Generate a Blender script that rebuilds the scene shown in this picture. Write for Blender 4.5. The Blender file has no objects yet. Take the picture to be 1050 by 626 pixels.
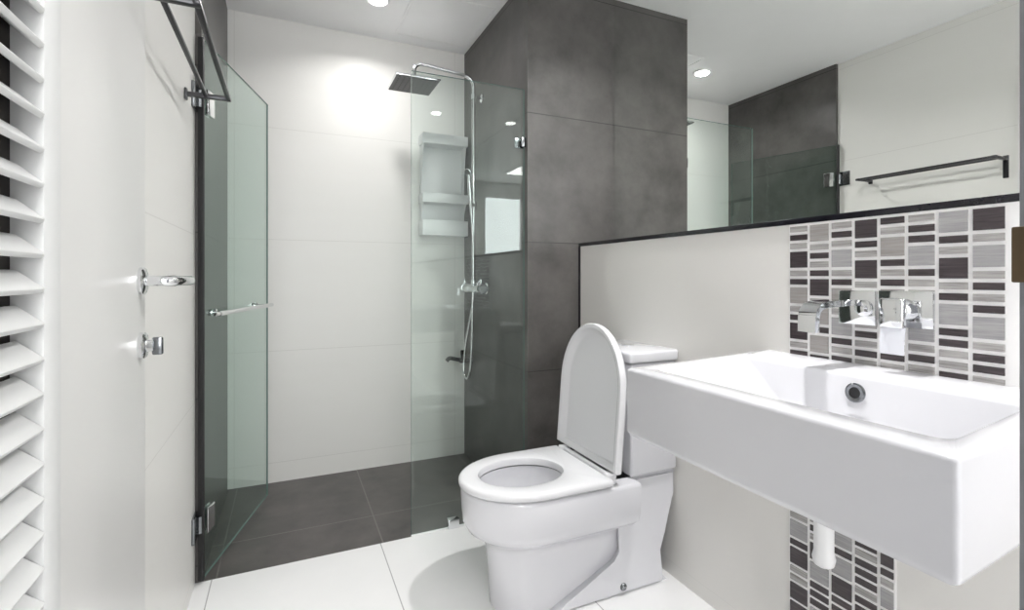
import bpy, bmesh, math, random
from mathutils import Vector, Matrix
random.seed(7)
SC = bpy.context.scene
COL = SC.collection

# ------------------------------------------------------------------ camera
cam_d = bpy.data.cameras.new('camera')
cam = bpy.data.objects.new('camera', cam_d)
COL.objects.link(cam)
cam.location = (0.0, 0.0, 1.10)
cam.rotation_euler = (math.radians(90), 0, -math.radians(24.28))
cam_d.sensor_width = 36.0
cam_d.lens = 512.0 / 1050.0 * 36.0
cam_d.shift_y = -(313.0 - 284.0) / 1050.0
cam_d.clip_start = 0.01
SC.camera = cam

# ------------------------------------------------------------------ world, view
SC.view_settings.view_transform = 'Standard'
SC.view_settings.look = 'None'
SC.view_settings.exposure = 0.75
SC.view_settings.gamma = 1.0
SC.view_settings.use_curve_mapping = False
W = bpy.data.worlds.new('world')
SC.world = W
W.use_nodes = True
W.node_tree.nodes['Background'].inputs[0].default_value = (0.96, 0.975, 1.0, 1)
W.node_tree.nodes['Background'].inputs[1].default_value = 6.5

LAMP_W = 12.5
LAMP2_W = 0.5
SHOWER_W = 3.2
FILL_PANEL_W = 21.0


def lamp(name, loc, power, size, parent=None, color=(1.0, 0.99, 0.98)):
    d = bpy.data.lights.new(name, 'AREA')
    d.shape = 'DISK'
    d.size = size
    d.energy = power
    d.color = color
    d.spread = math.radians(150)
    o = bpy.data.objects.new(name, d)
    COL.objects.link(o)
    if parent:
        o.parent = parent
        o.location = Vector(loc) - parent.location
    else:
        o.location = loc
    return o


# ------------------------------------------------------------------ materials
def nt_new(name):
    m = bpy.data.materials.new(name)
    m.use_nodes = True
    nt = m.node_tree
    nt.nodes.clear()
    out = nt.nodes.new('ShaderNodeOutputMaterial')
    return m, nt, out


def N(nt, typ, **kw):
    n = nt.nodes.new(typ)
    for k, v in kw.items():
        setattr(n, k, v)
    return n


def math_n(nt, op, a, b=None):
    n = N(nt, 'ShaderNodeMath', operation=op)
    for i, v in enumerate((a, b)):
        if v is None:
            continue
        if isinstance(v, (int, float)):
            n.inputs[i].default_value = v
        else:
            nt.links.new(v, n.inputs[i])
    return n.outputs[0]


def mix_c(nt, fac, a, b):
    n = N(nt, 'ShaderNodeMix', data_type='RGBA')
    for sock, v in ((n.inputs[0], fac), (n.inputs[6], a), (n.inputs[7], b)):
        if isinstance(v, (int, float)):
            sock.default_value = v
        elif isinstance(v, tuple):
            sock.default_value = (*v, 1)
        else:
            nt.links.new(v, sock)
    return n.outputs[2]


def simple(name, c, rough=0.4, metal=0.0, var=0.06, scale=9.0, spec=0.5, coat=0.0, bump=0.0):
    """Principled with a procedural noise on colour and roughness."""
    m, nt, out = nt_new(name)
    p = N(nt, 'ShaderNodeBsdfPrincipled')
    geo = N(nt, 'ShaderNodeNewGeometry')
    no = N(nt, 'ShaderNodeTexNoise')
    no.inputs['Scale'].default_value = scale
    no.inputs['Detail'].default_value = 4
    nt.links.new(geo.outputs['Position'], no.inputs['Vector'])
    c2 = tuple(max(0, x * (1 - var)) for x in c)
    c3 = tuple(min(1, x * (1 + var)) for x in c)
    nt.links.new(mix_c(nt, no.outputs['Fac'], c2, c3), p.inputs['Base Color'])
    mr = N(nt, 'ShaderNodeMapRange')
    mr.inputs['To Min'].default_value = max(0.0, rough * 0.85)
    mr.inputs['To Max'].default_value = rough * 1.15
    nt.links.new(no.outputs['Fac'], mr.inputs['Value'])
    nt.links.new(mr.outputs[0], p.inputs['Roughness'])
    p.inputs['Metallic'].default_value = metal
    p.inputs['Specular IOR Level'].default_value = spec
    p.inputs['Coat Weight'].default_value = coat
    p.inputs['Coat Roughness'].default_value = 0.05
    if bump:
        b = N(nt, 'ShaderNodeBump')
        b.inputs['Strength'].default_value = bump
        b.inputs['Distance'].default_value = 0.002
        nt.links.new(no.outputs['Fac'], b.inputs['Height'])
        nt.links.new(b.outputs[0], p.inputs['Normal'])
    nt.links.new(p.outputs[0], out.inputs[0])
    return m


def tiled(name, c1, c2, joint, axes, rough=0.3, joint_w=0.004, nscale=3.0, streak=None, spec=0.5, contrast=(0.3, 0.7), rvar=0.12):
    """Large wall or floor tiles in world metres: axes = [(axis, tile size, offset), ...]."""
    m, nt, out = nt_new(name)
    p = N(nt, 'ShaderNodeBsdfPrincipled')
    geo = N(nt, 'ShaderNodeNewGeometry')
    sep = N(nt, 'ShaderNodeSeparateXYZ')
    nt.links.new(geo.outputs['Position'], sep.inputs[0])
    line = None
    for ax, size, off in axes:
        v = math_n(nt, 'SUBTRACT', sep.outputs['XYZ'.index(ax)], off - 50 * size)
        v = math_n(nt, 'FLOORED_MODULO', v, size)
        w = math_n(nt, 'SUBTRACT', size, v)
        v = math_n(nt, 'LESS_THAN', math_n(nt, 'MINIMUM', v, w), joint_w / 2)
        line = v if line is None else math_n(nt, 'MAXIMUM', line, v)
    no = N(nt, 'ShaderNodeTexNoise')
    no.inputs['Scale'].default_value = nscale
    no.inputs['Detail'].default_value = 7
    no.inputs['Roughness'].default_value = 0.62
    if streak:
        mp = N(nt, 'ShaderNodeMapping')
        mp.inputs['Scale'].default_value = streak
        nt.links.new(geo.outputs['Position'], mp.inputs[0])
        nt.links.new(mp.outputs[0], no.inputs['Vector'])
    else:
        nt.links.new(geo.outputs['Position'], no.inputs['Vector'])
    mr = N(nt, 'ShaderNodeMapRange')
    mr.inputs['From Min'].default_value = contrast[0]
    mr.inputs['From Max'].default_value = contrast[1]
    nt.links.new(no.outputs['Fac'], mr.inputs['Value'])
    base = mix_c(nt, mr.outputs[0], c1, c2)
    nt.links.new(mix_c(nt, line, base, joint) if line else base, p.inputs['Base Color'])
    r = math_n(nt, 'MULTIPLY_ADD', no.outputs['Fac'], rvar)
    r.node.inputs[2].default_value = rough - rvar / 2
    nt.links.new(r, p.inputs['Roughness'])
    p.inputs['Specular IOR Level'].default_value = spec
    if line:
        b = N(nt, 'ShaderNodeBump', invert=True)
        b.inputs['Strength'].default_value = 0.4
        b.inputs['Distance'].default_value = 0.001
        nt.links.new(line, b.inputs['Height'])
        nt.links.new(b.outputs[0], p.inputs['Normal'])
    nt.links.new(p.outputs[0], out.inputs[0])
    return m


def glass_mat(name, tint, ior=1.5, gain=1.0):
    """Architectural sheet glass: clear transmission with a Fresnel mirror on each face."""
    m, nt, out = nt_new(name)
    t = N(nt, 'ShaderNodeBsdfTransparent')
    t.inputs[0].default_value = (*tint, 1)
    g = N(nt, 'ShaderNodeBsdfGlossy')
    g.inputs['Roughness'].default_value = 0.0
    g.inputs[0].default_value = (0.95, 1.0, 0.98, 1)
    geo = N(nt, 'ShaderNodeNewGeometry')
    dt = N(nt, 'ShaderNodeVectorMath', operation='DOT_PRODUCT')
    nt.links.new(geo.outputs['Incoming'], dt.inputs[0])
    nt.links.new(geo.outputs['Normal'], dt.inputs[1])
    f0 = ((ior - 1) / (ior + 1)) ** 2
    p5 = math_n(nt, 'POWER', math_n(nt, 'SUBTRACT', 1.0, math_n(nt, 'ABSOLUTE', dt.outputs['Value'])), 5.0)
    fz = math_n(nt, 'MULTIPLY_ADD', p5, 1.0 - f0)
    fz.node.inputs[2].default_value = f0
    mx = N(nt, 'ShaderNodeMixShader')
    nt.links.new(math_n(nt, 'MULTIPLY', fz, gain), mx.inputs[0])
    nt.links.new(t.outputs[0], mx.inputs[1])
    nt.links.new(g.outputs[0], mx.inputs[2])
    nt.links.new(mx.outputs[0], out.inputs[0])
    return m


def emit(name, c, s):
    m, nt, out = nt_new(name)
    e = N(nt, 'ShaderNodeEmission')
    e.inputs[0].default_value = (*c, 1)
    e.inputs[1].default_value = s
    nt.links.new(e.outputs[0], out.inputs[0])
    return m


BEIGE1, BEIGE2 = (0.785, 0.775, 0.745), (0.81, 0.80, 0.775)
BJ = (0.69, 0.68, 0.65)
M = {}
M['tile_back'] = tiled('beige_wall_tile_back', BEIGE1, BEIGE2, BJ, [('Z', 0.6, 0.10), ('X', 1.2, 0.95)], 0.38, 0.003, 2.0, (0.6, 0.6, 4), spec=0.35, rvar=0.02, contrast=(0.1, 0.9))
M['tile_left'] = tiled('beige_wall_tile_left', BEIGE1, BEIGE2, BJ, [('Z', 0.6, 0.05), ('Y', 1.2, 0.90)], 0.36, 0.003, 2.0, (0.6, 0.6, 4), spec=0.35, rvar=0.02, contrast=(0.1, 0.9))
M['tile_ledge'] = tiled('beige_wall_tile_ledge', (0.735, 0.72, 0.69), (0.755, 0.74, 0.71), BJ, [('Z', 0.6, 0.05)], 0.28, 0.002, 2.5, rvar=0.02, contrast=(0.1, 0.9))
DK1, DK2, DKJ = (0.050, 0.046, 0.044), (0.115, 0.108, 0.103), (0.035, 0.033, 0.032)
M['dark_x'] = tiled('charcoal_stone_tile', DK1, DK2, DKJ, [('Z', 0.6, 0.06)], 0.36, 0.005, 5.0)
M['dark_floor'] = tiled('charcoal_floor_tile', (0.055, 0.05, 0.048), (0.12, 0.108, 0.102), (0.16, 0.15, 0.14), [('X', 0.6, 0.365), ('Y', 0.6, 2.97)], 0.3, 0.006, 6.0)
M['floor'] = tiled('white_floor_tile', (0.83, 0.83, 0.83), (0.87, 0.87, 0.87), (0.45, 0.45, 0.45), [('X', 0.6, 0.352), ('Y', 0.6, 2.10)], 0.16, 0.004, 2.0)
M['ceiling'] = simple('ceiling_paint', (0.90, 0.90, 0.90), 0.55, var=0.02)
M['white_paint'] = simple('white_paint', (0.88, 0.88, 0.88), 0.4, var=0.03)
M['door'] = simple('door_paint', (0.76, 0.755, 0.74), 0.32, var=0.03, scale=3)
M['louver'] = simple('louver_paint', (0.76, 0.765, 0.76), 0.4, var=0.03)
M['gap_shade'] = simple('gap_shade_dark', (0.025, 0.02, 0.018), 0.7, var=0.2)  # near-black standing in for shade in the louver gaps
M['leaf'] = simple('grey_door_edge', (0.22, 0.225, 0.25), 0.5)
M['granite'] = simple('black_granite', (0.012, 0.011, 0.016), 0.15, var=0.5, scale=60)
M['ceramic'] = simple('glazed_white_ceramic', (0.70, 0.70, 0.73), 0.07, var=0.015, scale=3, coat=0.4)
M['seat'] = simple('white_seat_plastic', (0.77, 0.77, 0.79), 0.14, var=0.015, scale=3)
M['chrome'] = simple('chrome', (0.78, 0.79, 0.80), 0.07, 1.0, var=0.03)
M['chrome_dark'] = simple('brushed_dark_steel', (0.22, 0.23, 0.24), 0.22, 1.0, var=0.08)
M['rack'] = simple('gunmetal', (0.075, 0.075, 0.08), 0.3, 0.8, var=0.1)
M['black'] = simple('black_rubber', (0.014, 0.014, 0.015), 0.45, var=0.2)
M['nozzle'] = simple('shower_head_plate', (0.035, 0.036, 0.038), 0.35, 0.3, var=0.3, scale=120)
M['plastic'] = simple('white_plastic', (0.88, 0.88, 0.885), 0.3, var=0.03)
M['paper'] = simple('white_paper', (0.84, 0.85, 0.90), 0.7, var=0.03)
M['bronze'] = simple('bronze_metal', (0.12, 0.085, 0.05), 0.35, 0.7, var=0.2, scale=30)
M['water'] = simple('water_surface', (0.42, 0.43, 0.44), 0.03, var=0.05)
M['glass'] = glass_mat('shower_glass', (0.935, 0.968, 0.955), 1.5, 0.9)
M['glass_door'] = glass_mat('door_glass', (0.90, 0.95, 0.93), 1.5, 0.45)
M['glass_edge'] = simple('glass_edge_green', (0.16, 0.24, 0.22), 0.15, var=0.1)
M['fill_panel'] = emit('fill_panel_diffuser', (1.0, 0.99, 0.97), 3.0)
M['bulb'] = emit('lamp_diffuser', (1.0, 0.98, 0.95), 9.0)
m, nt, out = nt_new('mirror_silver')
g = N(nt, 'ShaderNodeBsdfGlossy'); g.inputs[0].default_value = (0.93, 0.95, 0.93, 1); g.inputs['Roughness'].default_value = 0.0
nt.links.new(g.outputs[0], out.inputs[0])
M['mirror'] = m


def streaky(name, c1, c2, rough=0.25):
    return tiled(name, c1, c2, c1, [], rough, 0.0, 12.0, (1, 1.2, 26), contrast=(0.35, 0.65))


M['t_d'] = streaky('mosaic_dark', (0.030, 0.024, 0.026), (0.075, 0.058, 0.062))
M['t_D'] = streaky('mosaic_dark_brown', (0.034, 0.026, 0.030), (0.070, 0.056, 0.060))
M['t_l'] = streaky('mosaic_pale_stripe', (0.25, 0.235, 0.23), (0.46, 0.445, 0.43))
M['t_M'] = streaky('mosaic_cool_grey', (0.28, 0.275, 0.28), (0.40, 0.39, 0.39))
M['t_L'] = streaky('mosaic_warm_grey', (0.27, 0.25, 0.24), (0.37, 0.35, 0.335))
M['grout'] = simple('white_grout', (0.90, 0.89, 0.88), 0.6, var=0.03, scale=40)


# ------------------------------------------------------------------ mesh helpers
def B():
    return bmesh.new()


def box(bm, x0, x1, y0, y1, z0, z1, mi=0, bev=0.0, seg=2):
    vs = [bm.verts.new((x, y, z)) for x in (x0, x1) for y in (y0, y1) for z in (z0, z1)]
    idx = [(0, 1, 3, 2), (4, 6, 7, 5), (0, 4, 5, 1), (2, 3, 7, 6), (0, 2, 6, 4), (1, 5, 7, 3)]
    fs = [bm.faces.new([vs[i] for i in f]) for f in idx]
    for f in fs:
        f.material_index = mi
    if bev:
        es = list({e for f in fs for e in f.edges})
        bmesh.ops.bevel(bm, geom=es, offset=bev, segments=seg, affect='EDGES', profile=0.5)
    return vs


def obox(bm, c, ax, ay, az, hx, hy, hz, mi=0, bev=0.0, seg=2):
    """Oriented box: centre, three unit axes, half sizes."""
    c, ax, ay, az = map(Vector, (c, ax, ay, az))
    vs = [bm.verts.new(c + ax * sx * hx + ay * sy * hy + az * sz * hz) for sx in (-1, 1) for sy in (-1, 1) for sz in (-1, 1)]
    idx = [(0, 1, 3, 2), (4, 6, 7, 5), (0, 4, 5, 1), (2, 3, 7, 6), (0, 2, 6, 4), (1, 5, 7, 3)]
    fs = [bm.faces.new([vs[i] for i in f]) for f in idx]
    for f in fs:
        f.material_index = mi
    if bev:
        bmesh.ops.bevel(bm, geom=list({e for f in fs for e in f.edges}), offset=bev, segments=seg, affect='EDGES', profile=0.5)
    return fs


def loft(bm, rings, cap0=True, cap1=True, mi=0):
    R = [[bm.verts.new(p) for p in r] for r in rings]
    n = len(R[0])
    for a, b in zip(R, R[1:]):
        for i in range(n):
            f = bm.faces.new((a[i], a[(i + 1) % n], b[(i + 1) % n], b[i]))
            f.material_index = mi
    if cap0:
        bm.faces.new(list(reversed(R[0]))).material_index = mi
    if cap1:
        bm.faces.new(R[-1]).material_index = mi
    return R


def frame(d):
    d = Vector(d).normalized()
    u = d.cross(Vector((0, 0, 1)))
    if u.length < 1e-4:
        u = Vector((1, 0, 0))
    u.normalize()
    return u, d.cross(u).normalized()


def tube(bm, pts, r, n=14, mi=0, close=False):
    """Round tube along points; r a number or a list."""
    pts = [Vector(p) for p in pts]
    rr = r if isinstance(r, (list, tuple)) else [r] * len(pts)
    rings = []
    u = None
    for i, p in enumerate(pts):
        d = (pts[min(i + 1, len(pts) - 1)] - pts[max(i - 1, 0)]).normalized()
        if u is None:
            u, v = frame(d)
        else:
            u = (u - d * u.dot(d)).normalized()
            v = d.cross(u)
        rings.append([p + (u * math.cos(2 * math.pi * k / n) + v * math.sin(2 * math.pi * k / n)) * rr[i] for k in range(n)])
    loft(bm, rings, mi=mi)


def disc_stack(bm, c, d, prof, n=28, mi=0):
    """Lathe: profile [(distance along d, radius)] about the axis c + t d."""
    c, d = Vector(c), Vector(d).normalized()
    u, v = frame(d)
    rings = [[c + d * t + (u * math.cos(2 * math.pi * k / n) + v * math.sin(2 * math.pi * k / n)) * max(r, 1e-4) for k in range(n)] for t, r in prof]
    loft(bm, rings, mi=mi)


def smooth_path(pts, n=8):
    """Catmull-Rom through points."""
    P = [Vector(p) for p in pts]
    out_ = []
    for i in range(len(P) - 1):
        p0, p1, p2, p3 = P[max(i - 1, 0)], P[i], P[i + 1], P[min(i + 2, len(P) - 1)]
        for k in range(n):
            t = k / n
            out_.append(0.5 * ((2 * p1) + (p2 - p0) * t + (2 * p0 - 5 * p1 + 4 * p2 - p3) * t * t + (3 * p1 - p0 - 3 * p2 + p3) * t ** 3))
    out_.append(P[-1])
    return out_


def root_of(o):
    while o.parent:
        o = o.parent
    return o


def obj(name, bm, mats, parent=None, base=None, angle=40):
    """Link one mesh object; bm holds world coordinates."""
    bmesh.ops.recalc_face_normals(bm, faces=bm.faces)
    org = root_of(parent).location if parent else Vector(base or (0, 0, 0))
    for v in bm.verts:
        v.co -= org
    me = bpy.data.meshes.new(name)
    bm.to_mesh(me)
    bm.free()
    for mt in (mats if isinstance(mats, (list, tuple)) else [mats]):
        me.materials.append(mt)
    for p in me.polygons:
        p.use_smooth = True
    me.set_sharp_from_angle(angle=math.radians(angle))
    o = bpy.data.objects.new(name, me)
    COL.objects.link(o)
    if parent:
        o.parent = parent
    else:
        o.location = org
    return o


def tag(o, label, cat, group=None):
    o['label'] = label
    o['category'] = cat
    if group:
        o['group'] = group
    return o


def thing(name, label, cat, loc, group=None):
    o = bpy.data.objects.new(name, None)
    o.empty_display_size = 0.05
    COL.objects.link(o)
    o.location = loc
    return tag(o, label, cat, group)


def struct(name, bm, mats, base=None):
    o = obj(name, bm, mats, None, base)
    o['kind'] = 'structure'
    return o


# ------------------------------------------------------------------ the room
XL, XD = -0.300, -0.280            # dry tiled wall, dark shower wall on the left
YB, YF = 2.97, -2.60               # back wall, front wall behind the camera
YC, XC = 2.07, 1.013               # the column's face and its shower side
XP, XW = 1.291, 1.500              # pony wall front, wall behind the mirror
ZC, ZL = 2.49, 1.262               # ceiling, ledge top
b = B(); box(b, XL - 0.1, XW + 0.1, YF - 0.1, 2.10, -0.08, 0.0); struct('floor', b, M['floor'])
b = B(); box(b, XL - 0.1, XW + 0.1, 2.10, YB + 0.1, -0.08, -0.006); struct('floor_shower', b, M['dark_floor'])
b = B(); box(b, XL - 0.1, XW + 0.1, YF - 0.1, YB + 0.1, ZC, ZC + 0.08); struct('ceiling', b, M['ceiling'])
b = B(); box(b, XL - 0.1, XL, YF - 0.1, 2.10, 0, ZC); struct('wall_left', b, M['tile_left'])
b = B(); box(b, XL - 0.1, XD, 2.10, YB + 0.1, -0.006, ZC); struct('wall_shower_left', b, M['dark_x'])
b = B(); box(b, XD, XC, YB, YB + 0.1, -0.006, ZC); struct('wall_back', b, M['tile_back'])
b = B(); box(b, XC, XW + 0.1, YC, YB + 0.1, -0.006, ZC); struct('wall_column', b, M['dark_x'])
b = B(); box(b, XW, XW + 0.1, YF - 0.1, YC, 0, ZC); struct('wall_right', b, M['white_paint'])
b = B(); box(b, XP, XW, YF, YC, 0, ZL - 0.016); struct('wall_ledge', b, M['tile_ledge'])
wx0, wx1, wz0, wz1 = -0.27, 0.36, 0.50, 2.30  # opening added behind the camera to let fill light in
b = B()
box(b, XL - 0.1, wx0, YF - 0.1, YF, 0, ZC); box(b, wx1, XW + 0.1, YF - 0.1, YF, 0, ZC)
box(b, wx0, wx1, YF - 0.1, YF, 0, wz0); box(b, wx0, wx1, YF - 0.1, YF, wz1, ZC)
struct('wall_front', b, M['white_paint'])
b = B()
for a in ((wx0, wx0 + 0.03, wz0, wz1), (wx1 - 0.03, wx1, wz0, wz1), (wx0 + 0.03, wx1 - 0.03, wz0, wz0 + 0.03), (wx0 + 0.03, wx1 - 0.03, wz1 - 0.03, wz1)):
    box(b, a[0], a[1], YF - 0.07, YF - 0.03, a[2], a[3], bev=0.003)
struct('fill_window_1', b, M['white_paint'])  # frame of the added opening, unseen, there only for fill light
pd = bpy.data.lights.new('fill_window_portal', 'AREA'); pd.shape = 'RECTANGLE'; pd.size = wx1 - wx0; pd.size_y = wz1 - wz0  # guides world light through the added opening
pd.cycles.is_portal = True
po = bpy.data.objects.new('fill_window_portal', pd); COL.objects.link(po)
po.location = ((wx0 + wx1) / 2, YF - 0.08, (wz0 + wz1) / 2); po.rotation_euler = (math.radians(90), 0, 0)
b = B(); box(b, XP - 0.004, XW, YF, YC, ZL - 0.016, ZL, bev=0.0015); struct('trim_1', b, M['granite'])
b = B(); box(b, XP - 0.005, XP, YC - 0.012, YC, 0, ZL - 0.016); struct('trim_2', b, M['granite'])

# mosaic set into the ledge wall
TM = ['grout', 't_d', 't_D', 't_l', 't_M', 't_L']
TI = {'d': 1, 'D': 2, 'l': 3, 'M': 4, 'L': 5}
cols = ['LdlDldLldDlLdl', 'LldldDlLdLdlDl', 'ldlMldLlMdldLl', 'DdlDldLldldlDd', 'dlLdldLdDldlMd', 'lddMdllddMldlD', 'MdlDldMddlldLl', 'DlMldldMlddlLd']
cols[0] = 'ldlDldLldDldLdl'
b = B()
YM1, YM0, PIT, TW = 0.956, 0.488, 0.0585, 0.0496
ZM = ZL - 0.016
box(b, XP - 0.0015, XP, 0.47, YM1 + 0.004, 0.70, ZM, 0)
box(b, XP - 0.0015, XP, YM1 - 4.55 * PIT, YM1 + 0.004, 0.002, 0.70, 0)
rng = random.Random(3)
for c_i in range(8):
    y1 = YM1 - c_i * PIT
    y0 = y1 - TW
    seq = list(cols[c_i])
    z = ZM - 0.007
    k = 0
    while True:
        t = seq[k] if k < len(seq) else rng.choice('dldDlddDlM')
        h = 0.0152 if t in 'dl' else 0.0440
        if z - h < (0.004 if c_i < 5 else 0.80):
            break
        yy0 = y0 if not (c_i == 4 and z < 0.74) else y1 - TW * 0.55
        box(b, XP - 0.0045, XP - 0.001, yy0, y1, z - h, z, TI[t])
        z -= h + 0.0081
        k += 1
struct('trim_3', b, [M[k] for k in TM])

# mirror on the wall over the ledge
b = B(); box(b, XW - 0.007, XW, 0.02, YC - 0.002, ZL, ZC - 0.004)
tag(obj('wall_mirror', b, M['mirror'], base=(XW, 1.0, ZL)), 'large frameless mirror standing on the black ledge and reaching the ceiling', 'mirror')

# ceiling access panel
t = thing('access_panel', 'square white access panel set flush in the shower ceiling', 'panel', (0.80, 2.62, ZC))
b = B()
x0, x1, y0, y1 = 0.575, 0.985, 2.40, 2.86
for a in ((x0 - 0.012, x0, y0 - 0.012, y1 + 0.012), (x1, x1 + 0.012, y0 - 0.012, y1 + 0.012), (x0, x1, y0 - 0.012, y0), (x0, x1, y1, y1 + 0.012)):
    box(b, *a, ZC - 0.004, ZC, bev=0.001)
obj('panel_frame', b, M['ceiling'], t)
b = B(); box(b, x0 + 0.003, x1 - 0.003, y0 + 0.003, y1 - 0.003, ZC - 0.003, ZC)
obj('panel_board', b, M['ceiling'], t)


# ------------------------------------------------------------------ lamps
def downlight(x, y, power, label):
    t = thing('ceiling_downlight', label, 'ceiling light', (x, y, ZC), 'round recessed downlights')
    b = B()
    n = 36
    prof = [(0.062, 0.0), (0.062, -0.004), (0.056, -0.009), (0.047, -0.008), (0.045, -0.003), (0.045, 0.0)]
    loft(b, [[Vector((x + r * math.cos(2 * math.pi * k / n), y + r * math.sin(2 * math.pi * k / n), ZC + dz)) for k in range(n)] for r, dz in prof], False, False)
    obj('trim_ring', b, M['plastic'], t)
    b = B(); disc_stack(b, (x, y, ZC), (0, 0, -1), [(0.0, 0.0448), (0.003, 0.0448), (0.004, 0.042)])
    o = obj('diffuser', b, M['bulb'], t)
    lamp('bulb_light', (x, y, ZC - 0.012), power, 0.085, t)
    return t


downlight(0.416, 2.558, SHOWER_W, 'round recessed downlight in the ceiling above the shower floor')
downlight(1.20, 0.95, LAMP_W, 'round recessed downlight over the far half of the washbasin')
downlight(1.15, 0.10, LAMP2_W, 'round recessed downlight before the near end of the washbasin')
t = thing('fill_panel_light', 'added rectangular fill light on the ceiling behind the viewpoint', 'ceiling light', (0.04, -1.45, ZC))  # unseen panel added to brighten the room
px0, px1, py0, py1 = -0.26, 0.34, -1.9, -1.0
b = B()
for a in ((px0 - 0.02, px0, py0 - 0.02, py1 + 0.02), (px1, px1 + 0.02, py0 - 0.02, py1 + 0.02), (px0, px1, py0 - 0.02, py0), (px0, px1, py1, py1 + 0.02)):
    box(b, *a, ZC - 0.02, ZC, bev=0.003)
obj('light_frame', b, M['plastic'], t)
b = B(); box(b, px0, px1, py0, py1, ZC - 0.014, ZC)
obj('diffuser', b, M['fill_panel'], t)
L = lamp('fill_panel_lamp', (0.04, -1.45, ZC - 0.022), FILL_PANEL_W, 0.58, t)
L.data.shape = 'RECTANGLE'
L.data.size_y = 0.86
L.data.spread = math.radians(170)


# ------------------------------------------------------------------ doors near the camera
# the plain door folded back on the left wall
b = B(); box(b, XL + 0.004, -0.256, 0.36, 1.203, 0.008, 2.06, bev=0.002)
door = obj('door_1', b, M['door'], base=(-0.28, 0.8, 0.0)); door['kind'] = 'structure'
xd, yh = -0.256, 1.165


def part(name, bm, mat, parent, label=None):
    o = obj(name, bm, mat, parent)
    if label:
        o['label'] = label
    return o


b = B(); disc_stack(b, (xd, yh, 1.092), (1, 0, 0), [(0, 0.026), (0.006, 0.026), (0.009, 0.023), (0.012, 0.012)])
h = part('door_handle', b, M['chrome'], door, 'chrome lever handle')
b = B()
tube(b, smooth_path([(xd + 0.008, yh, 1.092), (xd + 0.040, yh, 1.092), (xd + 0.056, yh + 0.012, 1.092), (xd + 0.064, yh + 0.04, 1.092), (xd + 0.068, yh + 0.10, 1.092)], 6),
     [0.0105] * 12 + [0.0095] * 12 + [0.007], 14)
part('lever', b, M['chrome'], h)
b = B(); disc_stack(b, (xd, yh, 0.968), (1, 0, 0), [(0, 0.025), (0.007, 0.025), (0.01, 0.022), (0.012, 0.013), (0.022, 0.012)])
lk = part('deadbolt', b, M['chrome'], door, 'round chrome thumb-turn lock')
b = B(); obox(b, (xd + 0.028, yh, 0.966), (1, 0, 0), (0, 1, 0), (0, 0, 1), 0.009, 0.005, 0.017, bev=0.003)
part('thumb_turn', b, M['chrome_dark'], lk)

# louvered leaf
lx0, lx1 = -0.252, -0.222
ly0, ly1 = 0.24, 0.692
t = thing('louvered_door', 'white louvered door leaf with slanting slats at the left edge', 'louvered door', (-0.237, 0.47, 0))
b = B(); box(b, lx0, lx1, 0.650, ly1, 0, 2.2, bev=0.002); obj('stile', b, M['louver'], t)
b = B(); box(b, lx0, lx1, ly0, 0.282, 0, 2.2, bev=0.002); obj('stile', b, M['louver'], t)
b = B(); box(b, lx0, lx1, 0.282, 0.650, 0, 0.09, bev=0.002); obj('rail', b, M['louver'], t)
b = B(); box(b, lx0, lx1, 0.282, 0.650, 2.12, 2.2, bev=0.002); obj('rail', b, M['louver'], t)
b = B()
ang = math.radians(40)
z = 0.115
while z < 2.11:
    c = Vector(((lx0 + lx1) / 2 + 0.003, 0.466, z))
    ax = Vector((math.cos(ang), 0, -math.sin(ang)))
    obox(b, c, ax, (0, 1, 0), ax.cross(Vector((0, 1, 0))), 0.0155, 0.1835, 0.0035, bev=0.002)
    z += 0.0350
obj('louver_slats', b, M['louver'], t)
b = B(); box(b, lx0 + 0.001, lx0 + 0.004, 0.280, 0.652, 0.085, 2.125); obj('gap_shade_sheet', b, M['gap_shade'], t)['label'] = 'added dark sheet standing in for shade between the slats'  # sheet added so the gaps look deep in shade

# the edge of a grey leaf at the right
b = B(); box(b, 0.400, 0.440, -0.55, 0.1487, 0.006, 2.06, bev=0.003)
d2 = obj('door_2', b, M['leaf'], base=(0.42, -0.2, 0)); d2['kind'] = 'structure'
b = B(); box(b, 0.3975, 0.420, 0.1275, 0.1507, 1.0965, 1.1300, bev=0.001)
part('latch_plate', b, M['bronze'], d2, 'bronze latch plate')

# ------------------------------------------------------------------ shower glass
hx, hy_ = -0.279, 2.085
ex, ey = -0.088, 2.77
gd = Vector((ex - hx, ey - hy_, 0)); GL = gd.length; gd.normalize()
gn = Vector((gd.y, -gd.x, 0))
G0 = Vector((hx, hy_, 0))


def gp(t_, off, z):
    return G0 + gd * t_ + gn * off + Vector((0, 0, z))


def sheet(bm, c, ax, ay, az, hx_, hy2, hz):
    """Glass sheet: large faces index 0, thin edges index 1; ay is the thin axis."""
    fs = obox(bm, c, ax, ay, az, hx_, hy2, hz)
    for f in fs:
        f.normal_update()
        f.material_index = 0 if abs(f.normal.dot(Vector(ay))) > 0.9 else 1


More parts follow.
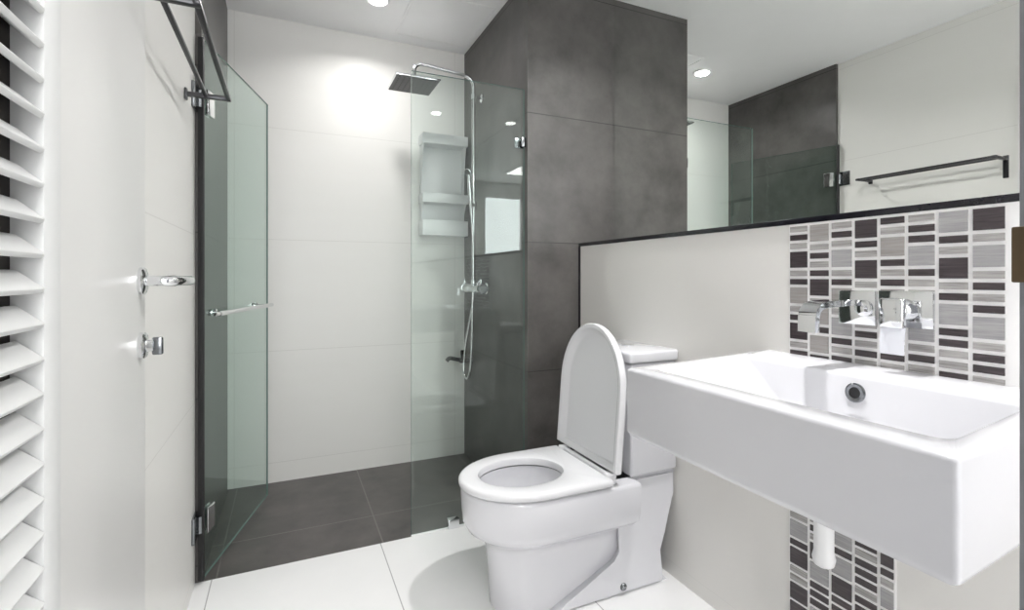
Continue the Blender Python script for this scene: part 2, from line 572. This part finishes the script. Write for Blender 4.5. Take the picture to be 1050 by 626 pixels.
t = thing('shower_door', 'frameless glass shower door swung open inward beside the left wall', 'glass door', (hx, hy_, 0))
b = B(); sheet(b, gp(GL / 2, 0, 0.985), gd, gn, (0, 0, 1), GL / 2 - 0.004, 0.004, 0.972)
obj('glass_panel', b, [M['glass_door'], M['glass_edge']], t)
b = B(); obox(b, gp(0.0, 0.0, 0.985), gd, gn, (0, 0, 1), 0.006, 0.010, 0.972, bev=0.002)
obj('edge_seal', b, M['black'], t)['label'] = 'black seal strip down the hinge edge'
for zh in (0.215, 1.735):
    b = B()
    obox(b, gp(0.052, 0.009, zh), gd, gn, (0, 0, 1), 0.028, 0.0045, 0.045, bev=0.002)
    obox(b, gp(0.052, -0.0058, zh), gd, gn, (0, 0, 1), 0.026, 0.0018, 0.045, bev=0.002)
    hh = obj('hinge', b, M['chrome'], t)
    b = B()
    box(b, XL, XL + 0.010, 2.022, 2.096, zh - 0.045, zh + 0.045, bev=0.002)
    tube(b, [(XL + 0.016, 2.083, zh - 0.03), (XL + 0.016, 2.083, zh + 0.03)], 0.010)
    obj('wall_plate', b, M['chrome_dark'], hh)
b = B()
zb = 0.965
tube(b, [gp(0.03, 0.048, zb), gp(0.62, 0.048, zb)], 0.0095)
tube(b, [gp(0.03, 0.048, zb), gp(0.026, 0.048, zb)], [0.0095, 0.007])
hb = obj('bar_handle', b, M['chrome'], t)
for tt in (0.10, 0.55):
    b = B()
    tube(b, [gp(tt, -0.018, zb), gp(tt, 0.05, zb)], 0.008)
    disc_stack(b, gp(tt, 0.004, zb), gn, [(0, 0.014), (0.006, 0.014), (0.008, 0.010)])
    disc_stack(b, gp(tt, -0.004, zb), -gn, [(0, 0.014), (0.012, 0.014), (0.014, 0.010)])
    obj('handle_post', b, M['chrome'], hb)

t = thing('shower_screen', 'fixed frameless glass shower screen clamped to the dark column', 'glass screen', (0.745, 2.10, 0))
sx0 = 0.481
b = B(); sheet(b, ((sx0 + XC - 0.003) / 2, 2.104, 0.988), (1, 0, 0), (0, 1, 0), (0, 0, 1), (XC - 0.003 - sx0) / 2, 0.005, 0.986)
obj('glass_panel', b, [M['glass'], M['glass_edge']], t)
for zc in (0.22, 1.725):
    b = B()
    box(b, XC - 0.045, XC, 2.112, 2.122, zc - 0.024, zc + 0.024, bev=0.002)
    box(b, XC - 0.022, XC + 0.0005, 2.087, 2.096, zc - 0.022, zc + 0.022, bev=0.002)
    obj('wall_clamp', b, M['chrome_dark'], t)
b = B(); box(b, 0.640, 0.690, 2.089, 2.119, -0.006, 0.040, bev=0.003); obj('floor_clamp', b, M['chrome'], t)
b = B(); box(b, sx0, XC - 0.003, 2.0985, 2.1095, -0.006, 0.003); obj('bottom_seal', b, M['plastic'], t)

# ------------------------------------------------------------------ shower column
rx, ry = 0.962, 2.66
t = thing('shower_column', 'chrome shower column with square rain head on the dark shower wall', 'shower', (XC, ry, 1.05))
b = B()
path = [(rx, ry, 1.05), (rx, ry, 1.6), (rx, ry, 2.17)]
for k in range(1, 9):
    a = k / 8 * math.pi / 2
    path.append((rx - 0.06 * (1 - math.cos(a)), ry, 2.17 + 0.06 * math.sin(a)))
path += [(0.80, ry, 2.238), (0.69, ry, 2.248)]
for k in range(1, 9):
    a = k / 8 * math.pi / 2
    path.append((0.668 - 0.045 * math.sin(a), ry, 2.205 + 0.045 * math.cos(a)))
path += [(0.622, ry, 2.165)]
tube(b, path, 0.0105, 16)
obj('riser_pipe', b, M['chrome'], t)
b = B()
disc_stack(b, (0.622, ry, 2.17), (0, 0, -1), [(0, 0.014), (0.016, 0.016), (0.024, 0.022), (0.032, 0.022)])
sh = obj('head_joint', b, M['chrome'], t)
b = B()
box(b, 0.502, 0.738, ry - 0.118, ry + 0.118, 2.128, 2.140, bev=0.003)
hd = obj('rain_head', b, M['chrome'], t)
b = B(); box(b, 0.508, 0.732, ry - 0.112, ry + 0.112, 2.1255, 2.129)
for i in range(8):
    for j in range(8):
        x, y = 0.526 + i * 0.0269, ry - 0.094 + j * 0.0269
        disc_stack(b, (x, y, 2.1257), (0, 0, -1), [(0, 0.004), (0.002, 0.003)], 8, 1)
obj('nozzle_plate', b, [M['nozzle'], M['black']], hd)
b = B()
tube(b, [(XC, ry, 2.115), (rx, ry, 2.115)], 0.008)
disc_stack(b, (XC, ry, 2.115), (-1, 0, 0), [(0, 0.024), (0.005, 0.024), (0.009, 0.014)])
disc_stack(b, (rx, ry, 2.10), (0, 0, 1), [(0, 0.015), (0.03, 0.015)])
obj('wall_bracket', b, M['chrome'], t)
# mixer
b = B()
tube(b, [(0.955, ry - 0.115, 1.035), (0.955, ry + 0.115, 1.035)], 0.025, 20)
for s_ in (-1, 1):
    tube(b, [(XC, ry + s_ * 0.075, 1.035), (0.955, ry + s_ * 0.075, 1.035)], 0.013)
    disc_stack(b, (XC, ry + s_ * 0.075, 1.035), (-1, 0, 0), [(0, 0.031), (0.004, 0.031), (0.014, 0.016)])
disc_stack(b, (rx, ry, 1.055), (0, 0, 1), [(0, 0.016), (0.03, 0.014)])
mx = obj('mixer_valve', b, M['chrome'], t)
for s_ in (-1, 1):
    b = B()
    disc_stack(b, (0.955, ry + s_ * 0.117, 1.035), (0, s_, 0), [(0, 0.028), (0.04, 0.030), (0.046, 0.025)], 20)
    obox(b, (0.955, ry + s_ * 0.14, 1.070), (1, 0, 0), (0, 1, 0), (0, 0, 1), 0.006, 0.010, 0.016, bev=0.003)
    obj('valve_knob', b, M['chrome'], mx)
# hand shower on its slider
b = B()
disc_stack(b, (rx, ry, 1.475), (0, 0, 1), [(0, 0.016), (0.004, 0.019), (0.046, 0.019), (0.05, 0.016)])
tube(b, [(rx, ry, 1.50), (rx - 0.03, ry - 0.045, 1.505)], 0.012)
obj('slider', b, M['chrome'], t)
b = B()
hp0 = Vector((rx - 0.03, ry - 0.05, 1.44)); hp1 = Vector((rx - 0.055, ry - 0.075, 1.66))
tube(b, smooth_path([hp0, hp0.lerp(hp1, 0.5), hp1], 6), [0.009] * 4 + [0.012] * 5 + [0.011] * 4)
dh = Vector((-0.75, -0.5, -0.45)).normalized()
disc_stack(b, hp1 + Vector((0, 0, 0.015)) - dh * 0.012, dh, [(0, 0.012), (0.010, 0.019), (0.024, 0.021), (0.027, 0.018)])
obj('hand_shower', b, M['chrome'], t)
b = B()
tube(b, smooth_path([(0.955, ry - 0.02, 1.026), (0.950, ry - 0.01, 0.93), (0.935, ry + 0.06, 0.70), (0.925, ry + 0.06, 0.56), (0.925, ry + 0.0, 0.53), (0.928, ry - 0.05, 0.62), (0.935, ry - 0.06, 0.95), (0.94, ry - 0.055, 1.25), hp0], 8), 0.0065, 10)
obj('hose', b, M['chrome'], t)

# low dark tap near the back corner
t = thing('wall_tap', 'small dark tap low on the shower wall behind the glass screen', 'tap', (XC, 2.83, 0.60))
b = B()
disc_stack(b, (XC, 2.83, 0.60), (-1, 0, 0), [(0, 0.026), (0.006, 0.026), (0.012, 0.014), (0.07, 0.014), (0.075, 0.012)])
tube(b, smooth_path([(0.96, 2.83, 0.60), (0.91, 2.83, 0.612), (0.875, 2.83, 0.62), (0.855, 2.83, 0.605)], 6), 0.0115)
obj('spout', b, M['black'], t)
b = B(); obox(b, (0.955, 2.83, 0.635), (1, 0, 0), (0, 1, 0), (0, 0, 1), 0.012, 0.006, 0.028, bev=0.003)
obj('tap_lever', b, M['black'], t)

# corner caddy on the back wall
cx0, cx1, cyf = 0.722, 1.000, 2.862
t = thing('shower_caddy', 'white three-tier shelf rack on the back wall of the shower', 'shelf rack', (0.86, YB, 1.34))
b = B(); box(b, cx0 + 0.01, cx1 - 0.004, YB - 0.006, YB, 1.345, 1.955, bev=0.002); obj('back_panel', b, M['plastic'], t)
for z0, z1 in ((1.885, 1.945), (1.538, 1.592), (1.345, 1.435)):
    b = B()
    box(b, cx0, cx1, cyf, YB - 0.006, z0, z0 + 0.008, bev=0.002)
    box(b, cx0, cx1, cyf, cyf + 0.006, z0 + 0.004, z1, bev=0.002)
    box(b, cx0, cx0 + 0.006, cyf + 0.004, YB - 0.006, z0 + 0.004, z1, bev=0.002)
    box(b, cx1 - 0.006, cx1, cyf + 0.004, YB - 0.006, z0 + 0.004, z1, bev=0.002)
    obj('shelf_tray', b, M['plastic'], t)
for xs in (cx0 + 0.007, cx1 - 0.013):
    b = B()
    for za, zb2 in ((1.435, 1.54), (1.592, 1.887)):
        prof = [(YB - 0.006, za), (YB - 0.035, za), (cyf + 0.012, zb2), (YB - 0.006, zb2)]
        loft(b, [[Vector((x, y, z)) for y, z in prof] for x in (xs, xs + 0.005)])
    obj('side_panel', b, M['plastic'], t)

# ------------------------------------------------------------------ towel rack on the left wall
t = thing('towel_rack', 'dark metal towel rack mounted high on the beige left wall', 'towel rack', (XL, 1.58, 1.69))
zr = 1.69
b = B(); obox(b, (-0.176, 1.58, zr), (1, 0, 0), (0, 1, 0), (0, 0, 1), 0.007, 0.332, 0.006, bev=0.002); obj('front_bar', b, M['rack'], t)
b = B(); obox(b, (-0.240, 1.58, zr), (1, 0, 0), (0, 1, 0), (0, 0, 1), 0.006, 0.322, 0.005, bev=0.002); obj('back_bar', b, M['rack'], t)
for yr in (1.262, 1.898):
    b = B(); obox(b, ((XL - 0.170) / 2, yr, zr), (1, 0, 0), (0, 1, 0), (0, 0, 1), (-0.170 - XL) / 2, 0.009, 0.007, bev=0.002)
    a_ = obj('bracket_arm', b, M['rack'], t)
    b = B(); box(b, XL, XL + 0.008, yr - 0.011, yr + 0.011, zr - (0.095 if yr < 1.5 else 0.018), zr + 0.018, bev=0.002)
    obj('mounting_plate', b, M['rack'], a_)

# ------------------------------------------------------------------ toilet
TY = 1.555
NP = 40


def dshape(xf, xb, hw, z, yc=TY, nose=1.25):
    """Plan outline, front towards -X: half ellipse and straight sides, NP points."""
    a = min(hw * nose, xb - xf - 0.002)
    xc = xf + a
    ns = 8
    pts = []
    for k in range(ns):
        pts.append(Vector((xb + (xc - xb) * k / ns, yc - hw, z)))
    m_ = NP - 2 * ns
    for k in range(m_ + 1):
        th = -math.pi / 2 + math.pi * k / m_
        pts.append(Vector((xc - a * math.cos(th), yc + hw * math.sin(th), z)))
    for k in range(1, ns):
        pts.append(Vector((xc + (xb - xc) * k / (ns - 1), yc + hw, z)))
    return pts


def ell(x0, x1, hw, z, yc=TY):
    """Ellipse with the same number and order of points as dshape."""
    n = len(dshape(0, 1, 0.1, 0))
    cx, a = (x0 + x1) / 2, (x1 - x0) / 2
    return [Vector((cx + a * math.cos(-2 * math.pi * (k + 3.0) / n), yc + hw * math.sin(-2 * math.pi * (k + 3.0) / n), z)) for k in range(n)]


t = thing('toilet', 'white close-coupled toilet with raised lid beside the washbasin', 'toilet', (0.95, TY, 0))
b = B()
rings = [dshape(0.625, 1.10, 0.112, 0.0), dshape(0.620, 1.10, 0.113, 0.10), dshape(0.610, 1.10, 0.117, 0.19), dshape(0.600, 1.10, 0.125, 0.222),
         dshape(0.572, 1.10, 0.150, 0.243), dshape(0.545, 1.10, 0.172, 0.262), dshape(0.531, 1.10, 0.183, 0.290), dshape(0.527, 1.10, 0.187, 0.33),
         dshape(0.525, 1.10, 0.188, 0.385), dshape(0.528, 1.098, 0.185, 0.395), dshape(0.535, 1.095, 0.178, 0.399),
         ell(0.583, 0.890, 0.124, 0.399), ell(0.583, 0.890, 0.126, 0.385), ell(0.595, 0.872, 0.116, 0.34), ell(0.63, 0.85, 0.095, 0.28), ell(0.68, 0.82, 0.06, 0.235), ell(0.71, 0.79, 0.03, 0.228)]
loft(b, rings)
obj('bowl', b, M['ceramic'], t, angle=50)
b = B(); loft(b, [ell(0.652, 0.838, 0.083, 0.255), ell(0.652, 0.838, 0.083, 0.257)]); obj('water', b, M['water'], t)
# back body and skirt
b = B()
prof = [(1.03, 0.399), (1.291, 0.399), (1.291, 0.31), (1.262, 0.25), (1.232, 0.18), (1.222, 0.12), (1.222, 0.03), (1.262, 0.0), (0.775, 0.0), (0.80, 0.012), (1.03, 0.115), (1.055, 0.15), (1.05, 0.23), (1.03, 0.27)]
loft(b, [[Vector((x, y, z)) for x, z in prof] for y in (TY - 0.14, TY + 0.14)])
bmesh.ops.bevel(b, geom=[e for e in b.edges if abs(e.verts[0].co.y - e.verts[1].co.y) < 1e-5], offset=0.010, segments=3, affect='EDGES')
obj('pedestal_skirt', b, M['ceramic'], t)
b = B(); disc_stack(b, (1.06, TY - 0.139, 0.028), (0, -1, 0), [(0, 0.013), (0.006, 0.012), (0.011, 0.007), (0.012, 0.0)], 16)
obj('bolt_cap', b, M['chrome_dark'], t)
# tank
b = B()
box(b, 1.085, XP, TY - 0.152, TY + 0.165, 0.403, 0.795, bev=0.012, seg=4)
tk = obj('cistern', b, M['ceramic'], t)
b = B(); box(b, 1.075, XP, TY - 0.160, TY + 0.173, 0.798, 0.838, bev=0.010, seg=4)
tl = obj('cistern_lid', b, M['ceramic'], t)
b = B(); disc_stack(b, (1.185, TY, 0.838), (0, 0, 1), [(0, 0.024), (0.004, 0.024), (0.006, 0.02)]); obj('flush_button', b, M['chrome'], tl)
# seat ring
b = B()
so = [(0.523, 0.978, 0.186, 0.404), (0.518, 0.983, 0.191, 0.409), (0.517, 0.984, 0.192, 0.420), (0.522, 0.980, 0.187, 0.428), (0.532, 0.972, 0.178, 0.431)]
si = [(0.576, 0.896, 0.129, 0.431), (0.584, 0.888, 0.122, 0.428), (0.586, 0.886, 0.120, 0.420), (0.584, 0.888, 0.122, 0.404)]
R = loft(b, [dshape(a[0], a[1], a[2], a[3]) for a in so] + [ell(*a) for a in si], False, False)
n = len(R[0])
for i in range(n):
    b.faces.new((R[-1][i], R[-1][(i + 1) % n], R[0][(i + 1) % n], R[0][i]))
obj('seat_ring', b, M['seat'], t, angle=50)
# raised lid: the outline laid out along a (up) and y, front side towards -X
th = math.radians(4.5)
up = Vector((math.sin(th), 0, math.cos(th)))
fw = Vector((-math.cos(th), 0, math.sin(th)))
H0 = Vector((1.008, TY + 0.012, 0.440))


def lid_ring(a0, tip, hw, d):
    pts = []
    for p in dshape(-tip, -a0, hw, 0, 0.0, 1.15):
        a = -p.x
        pts.append(H0 + up * a + fw * d + Vector((0, p.y, 0)))
    return pts


b = B()
loft(b, [lid_ring(0.012, 0.470, 0.180, -0.020), lid_ring(0.004, 0.482, 0.193, -0.015), lid_ring(0.0, 0.488, 0.199, -0.006), lid_ring(0.0, 0.488, 0.199, 0.010),
         lid_ring(0.003, 0.485, 0.196, 0.014), lid_ring(0.008, 0.474, 0.184, 0.014), lid_ring(0.012, 0.468, 0.177, 0.011), lid_ring(0.020, 0.456, 0.165, -0.006), lid_ring(0.03, 0.446, 0.155, -0.008)])
obj('seat_lid', b, M['seat'], t, angle=50)
b = B()
tube(b, [(0.992, TY - 0.150, 0.428), (0.992, TY + 0.150, 0.428)], 0.009, 12)
obj('hinge_bar', b, M['seat'], t)
for s_ in (-1, 1):
    b = B(); box(b, 0.975, 1.015, TY + s_ * 0.15 - 0.016, TY + s_ * 0.15 + 0.016, 0.399, 0.438, bev=0.005)
    obj('hinge', b, M['seat'], t)

# ------------------------------------------------------------------ washbasin
zt, zbm = 0.885, 0.730
FL, FR, BR, BL = Vector((0.726, 0.958)), Vector((0.719, 0.318)), Vector((XP, 0.363)), Vector((XP, 1.040))


def quad_ring(c, z, r=0.012, n=5):
    """Rounded quad from four plan corners, counter-clockwise or not, as one ring."""
    pts = []
    m_ = len(c)
    for i in range(m_):
        p, a, q = c[i], c[i - 1], c[(i + 1) % m_]
        d0, d1 = (a - p).normalized(), (q - p).normalized()
        s0, s1 = p + d0 * r, p + d1 * r
        for k in range(n):
            u = k / (n - 1)
            pp = (1 - u) ** 2 * s0 + 2 * u * (1 - u) * p + u * u * s1
            pts.append(Vector((pp.x, pp.y, z)))
    return pts


def inset(front, left, back, right):
    ef = (FL - FR).normalized()
    fl = FL - ef * left + Vector((front, 0))
    fr = FR + ef * right + Vector((front, 0))
    sl = (BL - FL).normalized(); sr = (BR - FR).normalized()
    fl += sl * 0.0; fr += sr * 0.0
    bl = BL - Vector((0, left)) - sl * back
    br = BR + Vector((0, right)) - sr * back
    k = front
    fl = FL + sl * k - Vector((0, left)); fr = FR + sr * k + Vector((0, right))
    return [fl, fr, br, bl]


outer = [FL, FR, BR, BL]
IFL, IFR, IBR, IBL = Vector((0.778, 0.925)), Vector((0.790, 0.358)), Vector((1.138, 0.402)), Vector((1.135, 0.992))


def bowl(d, left):
    return [IFL + Vector((d, -left)), IFR + Vector((d, d)), IBR + Vector((-d, d)), IBL + Vector((-d, -left))]


b = B()
rg = [quad_ring(inset(0.006, 0.006, 0.0, 0.006), zbm, 0.008), quad_ring(inset(0.001, 0.001, 0, 0.001), zbm + 0.006, 0.008), quad_ring(outer, zbm + 0.012, 0.008), quad_ring(outer, zt - 0.006, 0.008),
      quad_ring(inset(0.002, 0.002, 0.0, 0.002), zt - 0.0015, 0.008), quad_ring(inset(0.005, 0.005, 0.0, 0.005), zt, 0.008),
      quad_ring(bowl(0.0, 0.0), zt, 0.030), quad_ring(bowl(0.003, 0.003), zt - 0.002, 0.030), quad_ring(bowl(0.006, 0.006), zt - 0.007, 0.030),
      quad_ring(bowl(0.014, 0.10), zt - 0.085, 0.03), quad_ring(bowl(0.026, 0.13), zt - 0.105, 0.03), quad_ring(bowl(0.05, 0.17), zt - 0.112, 0.03)]
loft(b, rg)
basin = tag(obj('washbasin', b, M['ceramic'], base=(1.0, 0.7, zbm), angle=45), 'wide white rectangular washbasin hung on the mosaic ledge wall', 'washbasin')
b = B()
on = Vector((-0.995, 0, 0.10)).normalized()
oc = Vector((1.1275, 0.6825, 0.8475))
disc_stack(b, oc, on, [(-0.004, 0.021), (0.003, 0.021), (0.005, 0.018), (0.004, 0.012), (0.0015, 0.0115)], 24)
ov = obj('overflow_ring', b, M['chrome_dark'], basin)
ov['label'] = 'round chrome overflow ring'
b = B(); disc_stack(b, oc, on, [(0.001, 0.0115), (0.0022, 0.0115)], 20); obj('overflow_hole', b, M['black'], ov)
b = B(); disc_stack(b, (0.97, 0.60, zt - 0.112), (0, 0, 1), [(0, 0.032), (0.003, 0.032), (0.006, 0.026), (0.009, 0.018)], 24); obj('drain', b, M['chrome'], basin)

# waste trap under the basin
tx, ty = 1.12, 0.748
t = thing('bottle_trap', 'white bottle trap hanging under the washbasin before the mosaic', 'waste trap', (tx, ty, 0.437))
b = B(); tube(b, [(tx, ty, 0.60), (tx, ty, zbm + 0.001)], 0.016, 18); obj('tailpiece', b, M['chrome'], t)
b = B(); disc_stack(b, (tx, ty, 0.437), (0, 0, 1), [(0, 0.012), (0.006, 0.021), (0.02, 0.024), (0.035, 0.0205), (0.13, 0.0205), (0.14, 0.025), (0.16, 0.025), (0.165, 0.017)], 24)
obj('bottle_body', b, M['plastic'], t)
b = B(); tube(b, [(tx, ty, 0.545), (tx + 0.05, ty - 0.02, 0.545), (XP - 0.002, ty - 0.045, 0.545)], 0.0145, 16)
disc_stack(b, (XP - 0.004, ty - 0.0445, 0.545), (-1, 0, 0), [(0, 0.03), (0.004, 0.03), (0.012, 0.018)])
obj('wall_pipe', b, M['bronze'], t)['label'] = 'brown outlet pipe into the wall'

# ------------------------------------------------------------------ wall tap over the basin
pz, px_ = 1.024, XP - 0.0045


def ribbon(bm, pts, y0, y1, th_):
    """Flat bar of thickness th_ along points in the XZ plane."""
    P = [Vector((p[0], 0, p[1])) for p in pts]
    rings = []
    for i, p in enumerate(P):
        d = (P[min(i + 1, len(P) - 1)] - P[max(i - 1, 0)]).normalized()
        n_ = Vector((-d.z, 0, d.x)) * th_ / 2
        rings.append([Vector((q.x, y, q.z)) for q, y in ((p + n_, y0), (p + n_, y1), (p - n_, y1), (p - n_, y0))])
    loft(bm, rings)


t = thing('basin_spout', 'chrome waterfall spout on a square wall plate above the basin', 'tap', (XP, 0.775, pz))
b = B(); box(b, XP - 0.010, px_ + 0.002, 0.730, 0.818, pz - 0.042, pz + 0.042, bev=0.002); obj('wall_plate', b, M['chrome'], t)
b = B()
pts = [(XP - 0.008, pz + 0.012), (XP - 0.06, pz + 0.012), (XP - 0.125, pz + 0.010), (XP - 0.145, pz + 0.006), (XP - 0.158, pz - 0.004), (XP - 0.163, pz - 0.02), (XP - 0.164, pz - 0.055)]
ribbon(b, pts, 0.768, 0.812, 0.015)
obj('spout', b, M['chrome'], t)
b = B(); disc_stack(b, (XP - 0.009, 0.755, pz), (-1, 0, 0), [(0, 0.02), (0.006, 0.02), (0.008, 0.016)]); obj('cover_cap', b, M['chrome'], t)

t = thing('basin_mixer', 'chrome single-lever mixer on the right-hand square wall plate', 'tap', (XP, 0.668, pz))
b = B(); box(b, XP - 0.010, px_ + 0.002, 0.612, 0.724, pz - 0.040, pz + 0.044, bev=0.002); obj('wall_plate', b, M['chrome'], t)
b = B(); disc_stack(b, (XP - 0.009, 0.668, pz), (-1, 0, 0), [(0, 0.026), (0.02, 0.026), (0.035, 0.024), (0.037, 0.02)]); obj('cartridge', b, M['chrome'], t)
b = B(); box(b, XP - 0.062, XP - 0.044, 0.646, 0.694, pz - 0.040, pz + 0.028, bev=0.004, seg=3); obj('lever', b, M['chrome'], t)
b = B()
ribbon(b, [(XP - 0.050, pz - 0.037), (XP - 0.052, pz - 0.045), (XP - 0.056, pz - 0.07), (XP - 0.056, pz - 0.098)], 0.645, 0.695, 0.0012)
tag(obj('paper_tag', b, M['paper'], base=(XP - 0.055, 0.67, pz - 0.1)), 'small blank white paper tag hanging from the mixer lever', 'tag')
